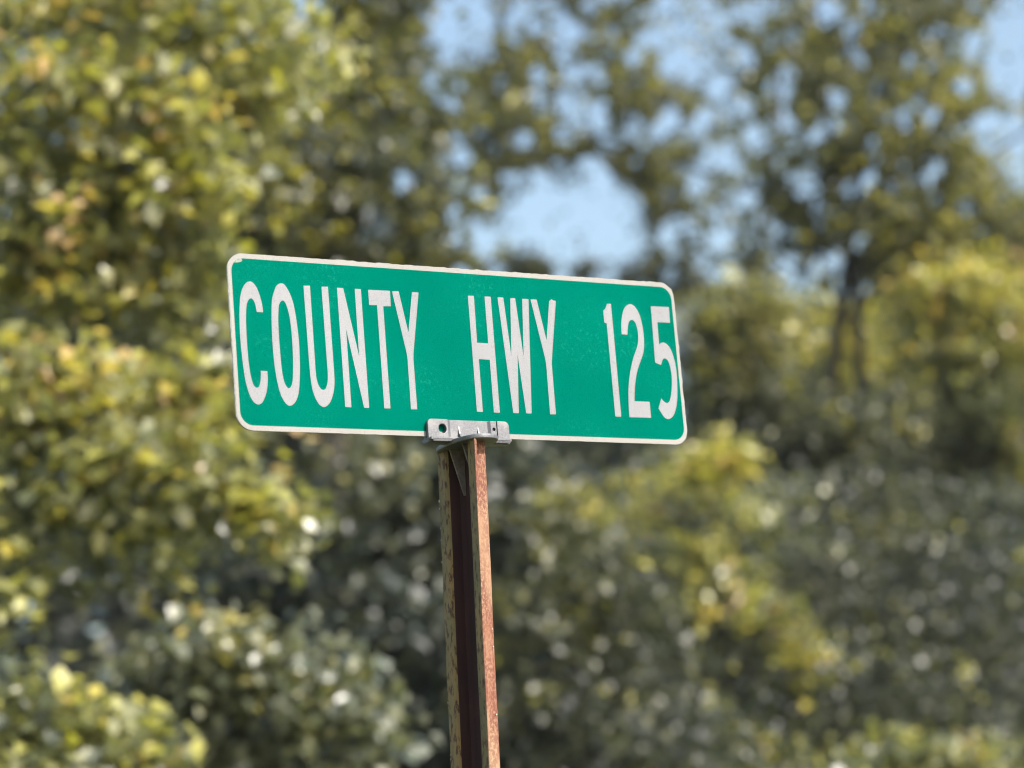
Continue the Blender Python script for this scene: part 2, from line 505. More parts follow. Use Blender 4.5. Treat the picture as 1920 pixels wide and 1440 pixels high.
# far trees to the right
D = 29
make_tree("broadleaf_tree", "sparse far tree with open branches against the sky above the sign", "tree", [
    (930, 250, 100, 90, D, 420, 0.44), (980, 110, 120, 70, D, 480, 0.47), (1130, 110, 120, 70, D, 500, 0.47), (1090, 300, 140, 50, D, 420, 0.44),
    (1210, 190, 110, 60, D, 420, 0.45), (1180, 320, 130, 45, D, 400, 0.47), (1290, 330, 100, 80, D, 420, 0.45), (1260, 420, 80, 80, D, 400, 0.18),
    (1120, 20, 150, 50, D, 420, 0.48), (1320, 210, 110, 110, D, 420, 0.47), (900, 150, 90, 110, D, 380, 0.48), (930, 360, 90, 60, D, 200, 0.47), (1400, 80, 100, 120, D, 480, 0.47),
    (1150, 170, 330, 230, D, 2600, 0.48), (1300, 330, 150, 210, D, 1300, 0.47), (950, 330, 120, 180, D, 700, 0.47),
    (1100, -160, 300, 140, D, 1200, 0.47), (1000, 505, 230, 28, D, 500, 0.15), (1250, 520, 150, 45, D, 520, 0.14),
], [on_ground(1180, D + .5), spot(1330, 900, D + .5), spot(1420, 480, D + .4), spot(1460, 250, D + .3), spot(1450, -120, D + .3)], 0.088, mat=mt_leaf_grey, group=TG, gaps=True, trunk_r=0.07, spread=0.42, dens=1.35, limb_every=6)
D = 24.5
make_tree("broadleaf_tree", "tall grey olive tree on a dark forked trunk at right", "tree", [
    (1560, 90, 150, 130, D, 1100, 0.48), (1720, 80, 160, 130, D, 1300, 0.48), (1480, 200, 110, 120, D, 620, 0.46), (1640, 260, 160, 120, D - .5, 1200, 0.5),
    (1780, 270, 120, 130, D - .5, 1000, 0.52), (1560, 380, 160, 90, D, 1000, 0.48), (1720, 410, 150, 90, D - .5, 1000, 0.52), (1860, 420, 110, 90, D, 600, 0.46),
    (1440, 350, 100, 100, D, 420, 0.34), (1580, 480, 140, 60, D, 620, 0.28), (1880, 200, 60, 60, D, 160, 0.4), (1880, 400, 90, 90, D, 300, 0.5), (1830, 30, 60, 60, D, 240, 0.52), (1430, 480, 110, 50, D, 300, 0.32),
    (1660, 230, 260, 260, D, 2200, 0.5),
    (1400, -120, 200, 120, D, 900, 0.48), (1750, -150, 250, 130, D, 1500, 0.4), (2140, 200, 160, 350, D, 600, 0.5),
], [on_ground(1562, D), spot(1560, 900, D), spot(1558, 700, D), spot(1586, 520, D), spot(1620, 250, D), spot(1640, -60, D)], 0.085, mat=mt_leaf_grey, group=TG, gaps=True, trunk_r=0.078, spread=0.42, dens=0.8,
   stem=[on_ground(1632, D - .2), spot(1622, 900, D - .2), spot(1612, 700, D - .2), spot(1607, 520, D - .2), spot(1560, 300, D - .2), spot(1540, 100, D - .2)])
# second stem of the fork
D = 23.6
make_tree("broadleaf_tree", "bright yellow green tree lit under the tall one at the right edge", "tree", [
    (1745, 560, 62, 52, D, 330, 0.74), (1840, 560, 110, 60, D, 520, 0.72), (1830, 640, 95, 60, D, 480, 0.64), (1735, 670, 45, 45, D, 140, 0.64), (1900, 650, 90, 70, D, 320, 0.5),
    (1860, 760, 120, 70, D, 380, 0.36), (1780, 810, 110, 75, D + .5, 420, 0.34), (1900, 900, 110, 90, D + .5, 380, 0.36), (1730, 930, 120, 90, D + .8, 380, 0.28), (1880, 1100, 120, 90, D + .5, 340, 0.36),
    (2100, 700, 140, 250, D + 1, 300, 0.5), (2080, 1150, 150, 250, D + 1, 400, 0.35),
], [on_ground(1830, D + .5), spot(1830, 1000, D + .5), spot(1815, 560, D + .4)], 0.095, group=TG, trunk_r=0.12, spread=0.35)
D = 22.6
make_tree("broadleaf_tree", "small yellow green tree between the sign's right end and the forked trunk", "tree", [
    (1580, 800, 100, 45, D, 180, 0.34), (1370, 600, 90, 50, D, 330, 0.6), (1415, 575, 60, 36, D, 150, 0.58), (1340, 660, 80, 60, D, 280, 0.48), (1420, 680, 65, 60, D, 230, 0.5), (1590, 640, 60, 90, D + 5, 160, 0.85),
    (1390, 760, 110, 60, D + .4, 400, 0.28), (1560, 830, 120, 65, D + .5, 380, 0.26), (1690, 770, 50, 50, D + .6, 120, 0.4),
    (1485, 620, 24, 60, D + .9, 90, 0.75),
    (1600, 920, 170, 110, D + 1, 700, 0.2), (1650, 1080, 160, 110, D + 1, 600, 0.2),
], [on_ground(1470, D + .8), spot(1470, 1000, D + .8), spot(1450, 650, D + .6)], 0.09, group=TG, mat=mt_leaf_grey, trunk_r=0.10, spread=0.35)
D = 19
make_tree("sapling", "sapling with a clump of clear yellow leaves under the sign's right end", "sapling", [
    (1310, 885, 38, 30, D, 80, 0.76, .1), (1355, 860, 42, 26, D, 80, 0.78, .1), (1385, 845, 22, 34, D, 36, 0.74, .1), (1330, 920, 46, 16, D, 30, 0.70, .1), (1230, 900, 80, 40, D + .3, 60, 0.45), (1210, 960, 60, 40, D, 70, 0.62), (1400, 965, 50, 30, D, 50, 0.62),
    (1300, 1050, 90, 40, D, 90, 0.52), (1380, 1110, 100, 50, D, 120, 0.55), (1450, 1180, 80, 45, D, 90, 0.55), (1520, 1250, 50, 35, D, 80, 0.66), (1300, 1160, 120, 60, D + .5, 240, 0.4),
    (1180, 1040, 80, 50, D + .5, 120, 0.5), (1450, 1330, 160, 90, D + .6, 360, 0.22), (1370, 1000, 150, 110, D + 1, 360, 0.18), (1400, 1500, 250, 160, D, 700, 0.3), (1400, 1800, 250, 200, D, 500, 0.25),
], [on_ground(1370, D + .4), spot(1370, 1500, D + .4), spot(1350, 1100, D + .3), spot(1335, 880, D + .1)], 0.09, group=TG, trunk_r=0.05, dens=0.6)
D = 13
make_tree("leafy_bush", "yellow green bush peeping in at the lower right corner of the picture", "bush", [
    (1690, 1425, 90, 35, D, 110, 0.46), (1810, 1440, 100, 45, D, 140, 0.5), (1640, 1490, 120, 60, D, 200, 0.42), (1780, 1600, 260, 130, D, 500, 0.48), (1780, 1950, 280, 300, D, 500, 0.4),
], [on_ground(1760, D + .2), spot(1760, 1700, D + .2), spot(1750, 1450, D + .1)], 0.075, group=BG, trunk_r=0.05)
D = 22
make_tree("leafy_bush", "dull bluish thicket filling the lower right, behind the yellow saplings", "thicket", [
    (1640, 1230, 170, 110, D, 700, 0.2), (1820, 1270, 150, 110, D, 600, 0.18), (1560, 1380, 170, 90, D - .5, 600, 0.22), (1740, 1390, 180, 90, D, 600, 0.16), (1700, 1080, 150, 90, D + .5, 500, 0.24),
    (1860, 1000, 110, 100, D + .5, 380, 0.26), (1980, 1250, 150, 250, D, 800, 0.2), (1700, 1700, 450, 250, D, 1600, 0.2), (1700, 2000, 400, 120, D, 600, 0.2),
], [on_ground(1700, D + .4), spot(1700, 1600, D + .4), spot(1710, 1200, D + .3)], 0.09, group=BG, mat=mt_leaf_cool, trunk_r=0.09, spread=0.35)

D = 20.5
make_tree("leafy_bush", "rank olive thicket spreading under the trees right of the post, behind the yellow leaved sapling", "thicket", [
    (1050, 880, 230, 120, D + 3, 1000, 0.11), (1250, 1000, 260, 150, D + 1, 900, 0.13), (1480, 900, 260, 140, D + 3, 1000, 0.13), (1450, 1120, 260, 150, D, 900, 0.16),
    (1620, 1000, 220, 140, D + 1, 600, 0.16), (1750, 900, 220, 160, D + 4, 1000, 0.13), (1350, 1300, 300, 150, D - 1, 900, 0.11), (1650, 1330, 260, 120, D - 1, 500, 0.16), (1850, 1180, 160, 200, D, 500, 0.16),
    (1400, 1700, 500, 300, D, 1600, 0.11),
], [on_ground(1480, D + .4), spot(1480, 1600, D + .4), spot(1470, 1050, D + .4)], 0.078, group=BG, trunk_r=0.08, spread=0.4, mat=mt_leaf_grey)

# the wood far behind everything, one mass
def far_wood():
    n = 110000
    x = RNG.uniform(-30, 34, n)
    y = RNG.uniform(40, 50, n)
    top = 10.1 + 0.9 * np.sin(x * 0.8 + 1.0) + 0.5 * np.sin(x * 2.1) + np.where(x < -1.5, 4.0, 0) + np.clip((x - 2.6) * 2, 0, 2.9) + 0.8 * np.sin(x * 5.3) * np.sin(x * 3.1) - 0.02 * (y - 45)
    z = RNG.uniform(0, 1, n) ** 0.8 * top
    P = np.stack([x, y, z], 1)
    cl = np.sin(x * 1.7 + z * 1.1) * np.sin(z * 1.9 - x * 0.6)
    V, F, T = leaves(P, 0.5, np.clip(np.where((x > 2.6) & (z > 8), 0.55, 0.12) + 0.12 * cl + RNG.normal(0, .08, n), 0, 1), 0.3)  # tint raised at upper right so the leaves look sunlit behind the fork
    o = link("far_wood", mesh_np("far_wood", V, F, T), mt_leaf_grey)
    o["kind"] = "stuff"
    o["label"] = "dark mass of woodland closing the view behind all the trees"
    o["category"] = "woodland"
far_wood()

LETTERS = {
  'C': [[(-26071,13648),(-26089,13976),(-26106,14304),(-26141,14636),(-26202,14975),(-26281,15318),(-26370,15648),(-26468,15969),(-26576,16278),(-26699,16547),(-26845,16768),(-27005,16950),(-27156,17081),(-27283,17154),(-27402,17177),(-27528,17167),(-27666,17138),(-27812,17077),(-27965,16957),(-28135,16766),(-28312,16516),(-28470,16227),(-28599,15916),(-28709,15565),(-28805,15132),(-28890,14570),(-28962,13926),(-29018,13296),(-29055,12731),(-29075,12179),(-29086,11580),(-29091,10900),(-29086,10173),(-29070,9447),(-29040,8727),(-28999,8008),(-28950,7325),(-28899,6686),(-28841,6083),(-28765,5529),(-28668,5024),(-28553,4568),(-28427,4165),(-28290,3815),(-28140,3518),(-27977,3282),(-27792,3108),(-27594,2995),(-27398,2954),(-27207,2991),(-27019,3100),(-26842,3271),(-26675,3515),(-26519,3820),(-26384,4136),(-26277,4455),(-26191,4785),(-26123,5103),(-26073,5396),(-26040,5676),(-26018,5959),(-26010,6249),(-26012,6541),(-26015,6833),(-26812,6864),(-26826,6618),(-26840,6373),(-26862,6137),(-26892,5909),(-26930,5690),(-26974,5495),(-27022,5325),(-27076,5180),(-27140,5063),(-27217,4975),(-27305,4915),(-27402,4893),(-27513,4904),(-27632,4952),(-27743,5060),(-27838,5241),(-27923,5481),(-28001,5772),(-28071,6113),(-28132,6505),(-28183,6933),(-28224,7388),(-28254,7879),(-28276,8419),(-28290,9034),(-28295,9697),(-28295,10338),(-28292,10939),(-28284,11518),(-28271,12050),(-28252,12523),(-28227,12949),(-28196,13340),(-28159,13702),(-28116,14028),(-28062,14314),(-28000,14554),(-27927,14753),(-27839,14917),(-27726,15055),(-27598,15158),(-27477,15207),(-27370,15187),(-27270,15113),(-27182,15008),(-27106,14886),(-27042,14733),(-26985,14535),(-26935,14270),(-26893,13959),(-26851,13649)]],
  'O': [[(-23634,17184),(-23464,17188),(-23298,17136),(-23125,16997),(-22932,16744),(-22732,16405),(-22555,16030),(-22410,15646),(-22287,15228),(-22181,14748),(-22094,14182),(-22024,13555),(-21965,12916),(-21910,12285),(-21866,11642),(-21838,10975),(-21830,10252),(-21839,9504),(-21855,8817),(-21874,8242),(-21900,7727),(-21937,7199),(-21989,6612),(-22052,6014),(-22120,5475),(-22186,5030),(-22258,4645),(-22357,4288),(-22490,3942),(-22649,3624),(-22827,3363),(-23033,3161),(-23257,3015),(-23468,2945),(-23651,2961),(-23820,3054),(-23989,3214),(-24167,3450),(-24345,3754),(-24500,4101),(-24622,4479),(-24722,4900),(-24812,5368),(-24898,5886),(-24974,6452),(-25037,7067),(-25085,7730),(-25119,8442),(-25140,9203),(-25145,10061),(-25137,10968),(-25121,11782),(-25100,12429),(-25071,12981),(-25035,13510),(-24995,14051),(-24947,14570),(-24883,15030),(-24798,15405),(-24696,15722),(-24583,16021),(-24461,16331),(-24327,16623),(-24178,16858),(-24005,17024),(-23817,17132)],[(-23567,15169),(-23442,15158),(-23325,15065),(-23215,14907),(-23110,14679),(-23013,14386),(-22928,14056),(-22859,13707),(-22803,13321),(-22757,12874),(-22719,12340),(-22690,11745),(-22672,11150),(-22666,10575),(-22670,10000),(-22680,9425),(-22695,8838),(-22717,8252),(-22746,7702),(-22785,7191),(-22831,6716),(-22881,6301),(-22930,5959),(-22983,5676),(-23059,5438),(-23171,5226),(-23305,5059),(-23438,4974),(-23566,4991),(-23694,5091),(-23810,5248),(-23911,5455),(-24000,5720),(-24076,6038),(-24135,6412),(-24180,6840),(-24215,7316),(-24240,7851),(-24255,8434),(-24267,9029),(-24278,9629),(-24286,10242),(-24288,10855),(-24282,11489),(-24271,12124),(-24251,12688),(-24222,13147),(-24185,13535),(-24144,13882),(-24107,14196),(-24066,14468),(-23994,14701),(-23869,14910),(-23714,15080)]],
  'U': [[(-20776,17071),(-19952,17120),(-19970,7068),(-19965,6834),(-19959,6601),(-19940,6369),(-19905,6131),(-19856,5894),(-19794,5675),(-19717,5474),(-19627,5292),(-19530,5148),(-19423,5049),(-19307,4990),(-19193,4967),(-19080,4981),(-18968,5031),(-18866,5120),(-18777,5253),(-18697,5425),(-18630,5614),(-18575,5816),(-18532,6035),(-18499,6266),(-18477,6511),(-18465,6767),(-18453,7024),(-18496,17097),(-17666,17135),(-17639,7383),(-17641,7014),(-17642,6645),(-17651,6301),(-17666,6000),(-17688,5723),(-17729,5434),(-17791,5116),(-17872,4785),(-17979,4453),(-18115,4107),(-18277,3761),(-18464,3467),(-18689,3232),(-18939,3050),(-19180,2958),(-19406,2978),(-19625,3087),(-19822,3257),(-19996,3491),(-20150,3785),(-20284,4098),(-20395,4412),(-20485,4744),(-20558,5107),(-20611,5515),(-20645,5953),(-20672,6392),(-20693,6822),(-20705,7252),(-20717,7682)]],
  'N': [[(-16514,17087),(-15717,17089),(-14283,9078),(-14226,17089),(-13436,17091),(-13475,3066),(-14118,3044),(-15715,12198),(-15751,3051),(-16528,3067)]],
  'T': [[(-12500,17080),(-9646,17114),(-9690,15246),(-10673,15214),(-10725,3098),(-11518,3070),(-11488,15280),(-12502,15246)]],
  'Y': [[(-9381,17085),(-8501,17136),(-7622,12198),(-6740,17149),(-5870,17132),(-7150,9842),(-7228,9066),(-7235,3110),(-8050,3082),(-8010,9031),(-8052,9691)]],
  'H': [[(745,17136),(1552,17160),(1482,11455),(2989,11438),(3015,17165),(3852,17179),(3796,3098),(2978,3092),(3005,9439),(1525,9462),(1490,3108),(691,3103)]],
  'W': [[(4790,17164),(5582,17186),(6016,9968),(6551,17173),(7218,17188),(7701,9987),(8205,17176),(9068,17179),(8145,3135),(7393,3132),(6885,10267),(6375,3119),(5627,3116)]],
  'Y2': [[(9351,17172),(10206,17198),(11106,12168),(11961,17102),(12129,17226),(12312,17363),(12469,17234),(12908,17189),(11645,10051),(11539,9251),(11508,3159),(10694,3131),(10760,9217),(10671,10008)]],
  '1': [[(20203,17244),(20766,17264),(20741,3179),(19892,3173),(19886,14775),(19570,14805),(19546,16336),(19863,16562),(20078,16946)]],
  '2': [[(21922,3149),(21928,3600),(21934,4050),(21955,4550),(21995,5144),(22049,5788),(22116,6395),(22198,6927),(22294,7422),(22402,7904),(22519,8379),(22648,8843),(22796,9307),(22968,9786),(23158,10266),(23354,10722),(23563,11148),(23778,11549),(23955,11911),(24075,12209),(24158,12467),(24222,12738),(24271,13046),(24300,13367),(24312,13674),(24306,13959),(24283,14230),(24239,14487),(24173,14743),(24086,14985),(23977,15174),(23840,15299),(23681,15371),(23529,15384),(23385,15329),(23248,15216),(23131,15072),(23045,14910),(22980,14716),(22918,14478),(22857,14175),(22799,13827),(22742,13480),(21911,13485),(21926,13821),(21940,14158),(21966,14487),(22005,14805),(22055,15115),(22122,15427),(22207,15753),(22309,16080),(22426,16376),(22553,16631),(22695,16855),(22861,17042),(23065,17196),(23293,17312),(23517,17370),(23727,17363),(23933,17296),(24129,17170),(24320,16979),(24500,16729),(24657,16438),(24784,16107),(24887,15735),(24969,15343),(25031,14935),(25073,14506),(25098,14064),(25110,13602),(25106,13126),(25078,12663),(25022,12211),(24942,11772),(24839,11370),(24711,11033),(24560,10733),(24397,10420),(24218,10077),(24027,9721),(23848,9352),(23690,8977),(23543,8589),(23410,8177),(23288,7734),(23179,7267),(23081,6778),(22998,6260),(22925,5719),(22852,5180),(25055,5191),(25046,3184)]],
  '5': [[(26569,17282),(29252,17312),(29187,15305),(27325,15278),(27253,12463),(27354,12535),(27455,12606),(27562,12665),(27671,12712),(27786,12746),(27912,12752),(28056,12730),(28212,12681),(28371,12587),(28535,12446),(28701,12261),(28854,12024),(28989,11722),(29110,11368),(29214,10986),(29298,10583),(29364,10152),(29409,9708),(29429,9259),(29427,8796),(29412,8307),(29384,7766),(29343,7199),(29292,6671),(29237,6212),(29173,5791),(29089,5384),(28980,4969),(28851,4567),(28709,4210),(28559,3907),(28397,3649),(28213,3440),(27991,3275),(27749,3158),(27523,3105),(27326,3129),(27146,3217),(26980,3341),(26830,3507),(26695,3709),(26571,3905),(26461,4078),(26362,4246),(26263,4414),(26841,5696),(26910,5584),(26978,5472),(27075,5368),(27220,5260),(27394,5160),(27562,5120),(27716,5152),(27865,5244),(28002,5402),(28124,5641),(28235,5947),(28334,6285),(28423,6650),(28501,7047),(28564,7457),(28612,7886),(28644,8327),(28656,8742),(28643,9122),(28608,9475),(28557,9788),(28492,10061),(28410,10293),(28308,10478),(28179,10616),(28031,10705),(27888,10740),(27758,10712),(27635,10628),(27521,10501),(27422,10320),(27334,10096),(27246,9871),(26420,10138)]],
}
# ------------------------------------------------------------------ the road sign
# sign axes: X along the blade, Y up, Z out of its face
SX, SZ, SY = Vector((0.85807, 0.51267, 0.02977)), Vector((0.51244, -0.85858, 0.0156)), Vector((-0.03356, -0.00187, 0.99943))
SO = Vector((-0.04821, 3.06633, 2.21795))            # middle of the blade's bottom edge
PX = Vector((SZ.x, SZ.y, 0)).normalized()            # across the post front, towards the right flange
PY = Vector((SX.x, SX.y, 0)).normalized()            # into the post
POST = Vector((-0.0690, 3.0541, 0.0))                # middle of the post's open front, on the ground

def frame(x, y, z, o):
    mm = Matrix((x, y, z)).transposed().to_4x4()
    mm.translation = o
    return mm

root = thing("road_sign", "green street name blade reading COUNTY HWY 125 clamped on a rusty steel channel post", "road sign", POST)
W_SIGN = frame(SX, SY, SZ, SO - POST)
W_POST = frame(PX, PY, Vector((0, 0, 1)), Vector((0, 0, 0)))

# --- materials
def sheeting(name, base, fleck, rough=0.42, spec=0.05):
    mt, nt, b, _ = new_mat(name)
    tc = nt.nodes.new("ShaderNodeTexCoord")
    v = node(nt, "ShaderNodeTexVoronoi", Scale=430, feature='DISTANCE_TO_EDGE')
    nt.links.new(tc.outputs["Object"], v.inputs["Vector"])
    cell = ramp(nt, v.outputs[0], [(0.0, (0.80, 0.80, 0.81)), (0.10, (1, 1, 1))])
    big = ramp(nt, noise(nt, 5, 5, 0.55), [(0.3, (0.88, 0.88, 0.88)), (0.7, (1.07, 1.07, 1.07))])
    m1 = nt.nodes.new("ShaderNodeVectorMath"); m1.operation = 'MULTIPLY'
    nt.links.new(cell, m1.inputs[0]); nt.links.new(big, m1.inputs[1])
    m2 = nt.nodes.new("ShaderNodeVectorMath"); m2.operation = 'MULTIPLY'
    nt.links.new(m1.outputs[0], m2.inputs[0]); m2.inputs[1].default_value = base
    nt.links.new(mixc(nt, fleck(nt), m2.outputs[0], FLECK[name]), b.inputs["Base Color"])
    b.inputs["Roughness"].default_value = rough
    b.inputs["Specular IOR Level"].default_value = spec
    return mt

def white_dirt(nt):
    return ramp(nt, noise(nt, 120, 5, 0.6, (1, 1, 1), (3, 1, 0)), [(0.66, (0, 0, 0)), (0.78, (0.35, 0.35, 0.35))])

def green_wear(nt):
    """Abraded flecks, gathered in a few worn patches and along faint scratches."""
    patch = ramp(nt, noise(nt, 11, 3, 0.5, (1, 1, 1), (1.3, 4.1, 0)), [(0.47, (0, 0, 0)), (0.66, (1, 1, 1))])
    grain = ramp(nt, noise(nt, 260, 5, 0.65, (1, 1, 1), (7, 2, 0)), [(0.53, (0, 0, 0)), (0.66, (1, 1, 1))])
    scr = ramp(nt, noise(nt, 40, 4, 0.6, (1.0, 0.15, 1), (2, 9, 0)), [(0.68, (0, 0, 0)), (0.76, (0.4, 0.4, 0.4))])
    a = nt.nodes.new("ShaderNodeMath"); a.operation = 'MULTIPLY'
    nt.links.new(patch, a.inputs[0]); nt.links.new(grain, a.inputs[1])
    c = nt.nodes.new("ShaderNodeMath"); c.operation = 'MULTIPLY_ADD'
    nt.links.new(a.outputs[0], c.inputs[0]); c.inputs[1].default_value = 0.24
    d = nt.nodes.new("ShaderNodeMath"); d.operation = 'MULTIPLY'
    nt.links.new(scr, d.inputs[0]); d.inputs[1].default_value = 0.35
    nt.links.new(d.outputs[0], c.inputs[2])
    return c.outputs[0]

FLECK = {"white_sheeting": (0.28, 0.27, 0.25), "green_sheeting": (0.02, 0.30, 0.23), "cream_sheeting": (0.3, 0.26, 0.2)}
mt_white = sheeting("white_sheeting", (0.262, 0.270, 0.290), white_dirt)
mt_cream = sheeting("cream_sheeting", (0.295, 0.293, 0.282), white_dirt)
mt_green = sheeting("green_sheeting", (0.0, 0.124, 0.088), green_wear, 0.55, 0.0)

mt_alu, nt, b, _ = new_mat("cast_aluminium")
c = ramp(nt, noise(nt, 420, 4, 0.6), [(0.3, (0.10, 0.105, 0.118)), (0.6, (0.15, 0.155, 0.172)), (0.8, (0.21, 0.215, 0.235))])
c2 = mixc(nt, ramp(nt, noise(nt, 45, 4, 0.6, (1, 1, 1), (4, 0, 2)), [(0.45, (0, 0, 0)), (0.75, (0.5, 0.5, 0.5))]), c, (0.31, 0.31, 0.31))
nt.links.new(c2, b.inputs["Base Color"])
b.inputs["Metallic"].default_value = 0.45
b.inputs["Roughness"].default_value = 0.5
bump(nt, b, noise(nt, 600, 3), 0.35, 0.0006)

mt_sheet, nt, b, _ = new_mat("aluminium_sheet")
c = ramp(nt, noise(nt, 80, 4), [(0.3, (0.25, 0.23, 0.2)), (0.7, (0.5, 0.49, 0.47))])
nt.links.new(c, b.inputs["Base Color"])
b.inputs["Metallic"].default_value = 0.6
b.inputs["Roughness"].default_value = 0.45

# weathered paint on the flange faces: olive at the top, browner lower down, pitted with rust
mt_olive, nt, b, _ = new_mat("weathered_olive_paint")
c = ramp(nt, noise(nt, 22, 5, 0.6, (1, 1, 0.35)), [(0.3, (0.125, 0.105, 0.04)), (0.5, (0.20, 0.15, 0.058)), (0.68, (0.29, 0.165, 0.05))])
pit = ramp(nt, noise(nt, 190, 5, 0.62, (1, 1, 0.4), (5, 3, 1)), [(0.50, (0, 0, 0)), (0.60, (1, 1, 1))])
c = mixc(nt, pit, c, (0.075, 0.03, 0.012))
nt.links.new(c, b.inputs["Base Color"])
b.inputs["Roughness"].default_value = 0.7
bump(nt, b, noise(nt, 190, 5, 0.62, (1, 1, 0.4), (5, 3, 1)), 0.5, 0.0008)

# red rust coming through chalky cream paint on walls and web
mt_rust, nt, b, _ = new_mat("rusty_chalked_paint")
c = ramp(nt, noise(nt, 14, 4, 0.5, (1, 1, 0.5), (0.4, 2, 3.1)), [(0.36, (0.37, 0.255, 0.155)), (0.60, (0.25, 0.100, 0.056))])
sp = ramp(nt, noise(nt, 430, 5, 0.7, (1, 1, 0.6)), [(0.42, (0, 0, 0)), (0.53, (0.9, 0.9, 0.9))])
lo = ramp(nt, noise(nt, 30, 3, 0.5, (1, 1, 0.5), (9, 2, 5)), [(0.34, (0.15, 0.15, 0.15)), (0.56, (1, 1, 1))])
mm_ = nt.nodes.new("ShaderNodeMath"); mm_.operation = 'MULTIPLY'
nt.links.new(sp, mm_.inputs[0]); nt.links.new(lo, mm_.inputs[1])
c = mixc(nt, mm_.outputs[0], c, (0.13, 0.034, 0.022))
nt.links.new(c, b.inputs["Base Color"])
b.inputs["Roughness"].default_value = 0.75
bump(nt, b, noise(nt, 330, 5, 0.7, (1, 1, 0.6)), 0.4, 0.0006)

mt_inner_shade, nt, b, _ = new_mat("shaded_rust")  # rust colour darkened to stand in for the shade inside the channel
c = ramp(nt, noise(nt, 40, 6, 0.6, (1, 1, 0.3)), [(0.3, (0.028, 0.010, 0.009)), (0.6, (0.048, 0.016, 0.014)), (0.8, (0.075, 0.029, 0.022))])
nt.links.new(c, b.inputs["Base Color"])
b.inputs["Roughness"].default_value = 0.85
bump(nt, b, noise(nt, 200, 5), 0.4, 0.0008)

mt_pale, nt, b, _ = new_mat("pale_cream")
c = ramp(nt, noise(nt, 300, 3), [(0.3, (0.5, 0.47, 0.38)), (0.7, (0.75, 0.72, 0.62))])
nt.links.new(c, b.inputs["Base Color"])
b.inputs["Roughness"].default_value = 0.8
mt_fin, nt, b, _ = new_mat("brown_grey_fin")  # dull brownish grey for the fins, browner than the cast aluminium
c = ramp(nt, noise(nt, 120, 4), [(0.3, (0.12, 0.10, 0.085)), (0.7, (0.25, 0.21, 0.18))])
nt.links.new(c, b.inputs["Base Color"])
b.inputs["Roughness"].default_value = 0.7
mt_peel, nt, b, _ = new_mat("bare_backing")
c = ramp(nt, noise(nt, 260, 4), [(0.35, (0.10, 0.17, 0.13)), (0.65, (0.27, 0.27, 0.24))])
nt.links.new(c, b.inputs["Base Color"])
b.inputs["Roughness"].default_value = 0.6
mt_dark, nt, b, _ = new_mat("dark_steel")
c = ramp(nt, noise(nt, 300, 3), [(0.3, (0.02, 0.02, 0.02)), (0.7, (0.06, 0.055, 0.05))])
nt.links.new(c, b.inputs["Base Color"])
b.inputs["Metallic"].default_value = 0.8
b.inputs["Roughness"].default_value = 0.5

# --- post: hat channel, open towards the viewer's left
HW, FL, DP, TK = 0.0440, 0.0155, 0.0235, 0.0028
Z_TOP = 2.2085
def hat():
    """Closed outline of the channel section in (across, into) and a material slot for each edge."""
    i0 = HW - FL
    r = 0.004
    outer = [(-HW, 0.0), (-i0 - r * .2, 0.0), (-i0 + r * .5, r * .25), (-i0 + r * .8, r), (-i0 + r, DP - TK - r), (-i0 + 2 * r, DP - TK),
             (i0 - 2 * r, DP - TK), (i0 - r, DP - TK - r), (i0 - r * .8, r), (i0 - r * .5, r * .25), (i0 + r * .2, 0.0), (HW - .0004, 0.0), (HW, .0004),
             (HW, TK), (i0 + TK, TK), (i0 + TK - .0004, DP - r), (i0 - r * .3, DP), (-i0 + r * .3, DP), (-i0 - TK, DP - r), (-i0 - TK, TK), (-HW, TK)]
    slots = [0, 0, 0, 1, 1, 1, 1, 1, 0, 0, 0, 2, 2, 2, 2, 2, 2, 2, 2, 2, 2]
    return outer, slots
bm = bmesh.new()
outl, slots = hat()
N = 90
rings = []
for k in range(N + 1):
    z = -0.35 + (Z_TOP + 0.35) * k / N
    dx = 0.0005 * math.sin(z * 9.1) + 0.0003 * math.sin(z * 31)
    rings.append([bm.verts.new((x + dx, y, z)) for x, y in outl])
for k in range(N):
    for i in range(len(outl)):
        j = (i + 1) % len(outl)
        f = bm.faces.new((rings[k][i], rings[k][j], rings[k + 1][j], rings[k + 1][i]))
        f.material_index = slots[i]
bm.faces.new(rings[N]).material_index = 2
bm.faces.new(list(reversed(rings[0]))).material_index = 2
bmesh.ops.recalc_face_normals(bm, faces=bm.faces)
post = link("post", from_bm("post", bm), [mt_olive, mt_inner_shade, mt_rust], root)
post.matrix_local = W_POST
# tiny pale lumps on the left flange edge
bm = bmesh.new()
for z, s in ((2.150, 1.3), (2.141, .8), (2.118, .7), (2.104, .8), (2.078, .9), (2.05, .6), (2.03, .5), (1.99, .5), (1.915, 1.1), (1.909, .7), (1.855, .9), (1.85, 1.0), (1.838, .7), (1.78, .7), (1.755, .6)):
    mt4 = Matrix.Translation((-HW - .0006, .001, z)) @ Matrix.Diagonal((.0014 * s, .0014 * s, .0017 * s, 1))
    bmesh.ops.create_icosphere(bm, subdivisions=1, radius=1, matrix=mt4)
for z, s in ((1.97, .6), (1.893, .7), (1.99, .5)):
    mt4 = Matrix.Translation((HW - FL + TK + .0004, DP - .004, z)) @ Matrix.Diagonal((.0012 * s, .0012 * s, .0016 * s, 1))
    bmesh.ops.create_icosphere(bm, subdivisions=1, radius=1, matrix=mt4)
li = link("pale_lumps", from_bm("pale_lumps", bm), mt_pale, post)
li["kind"] = "stuff"

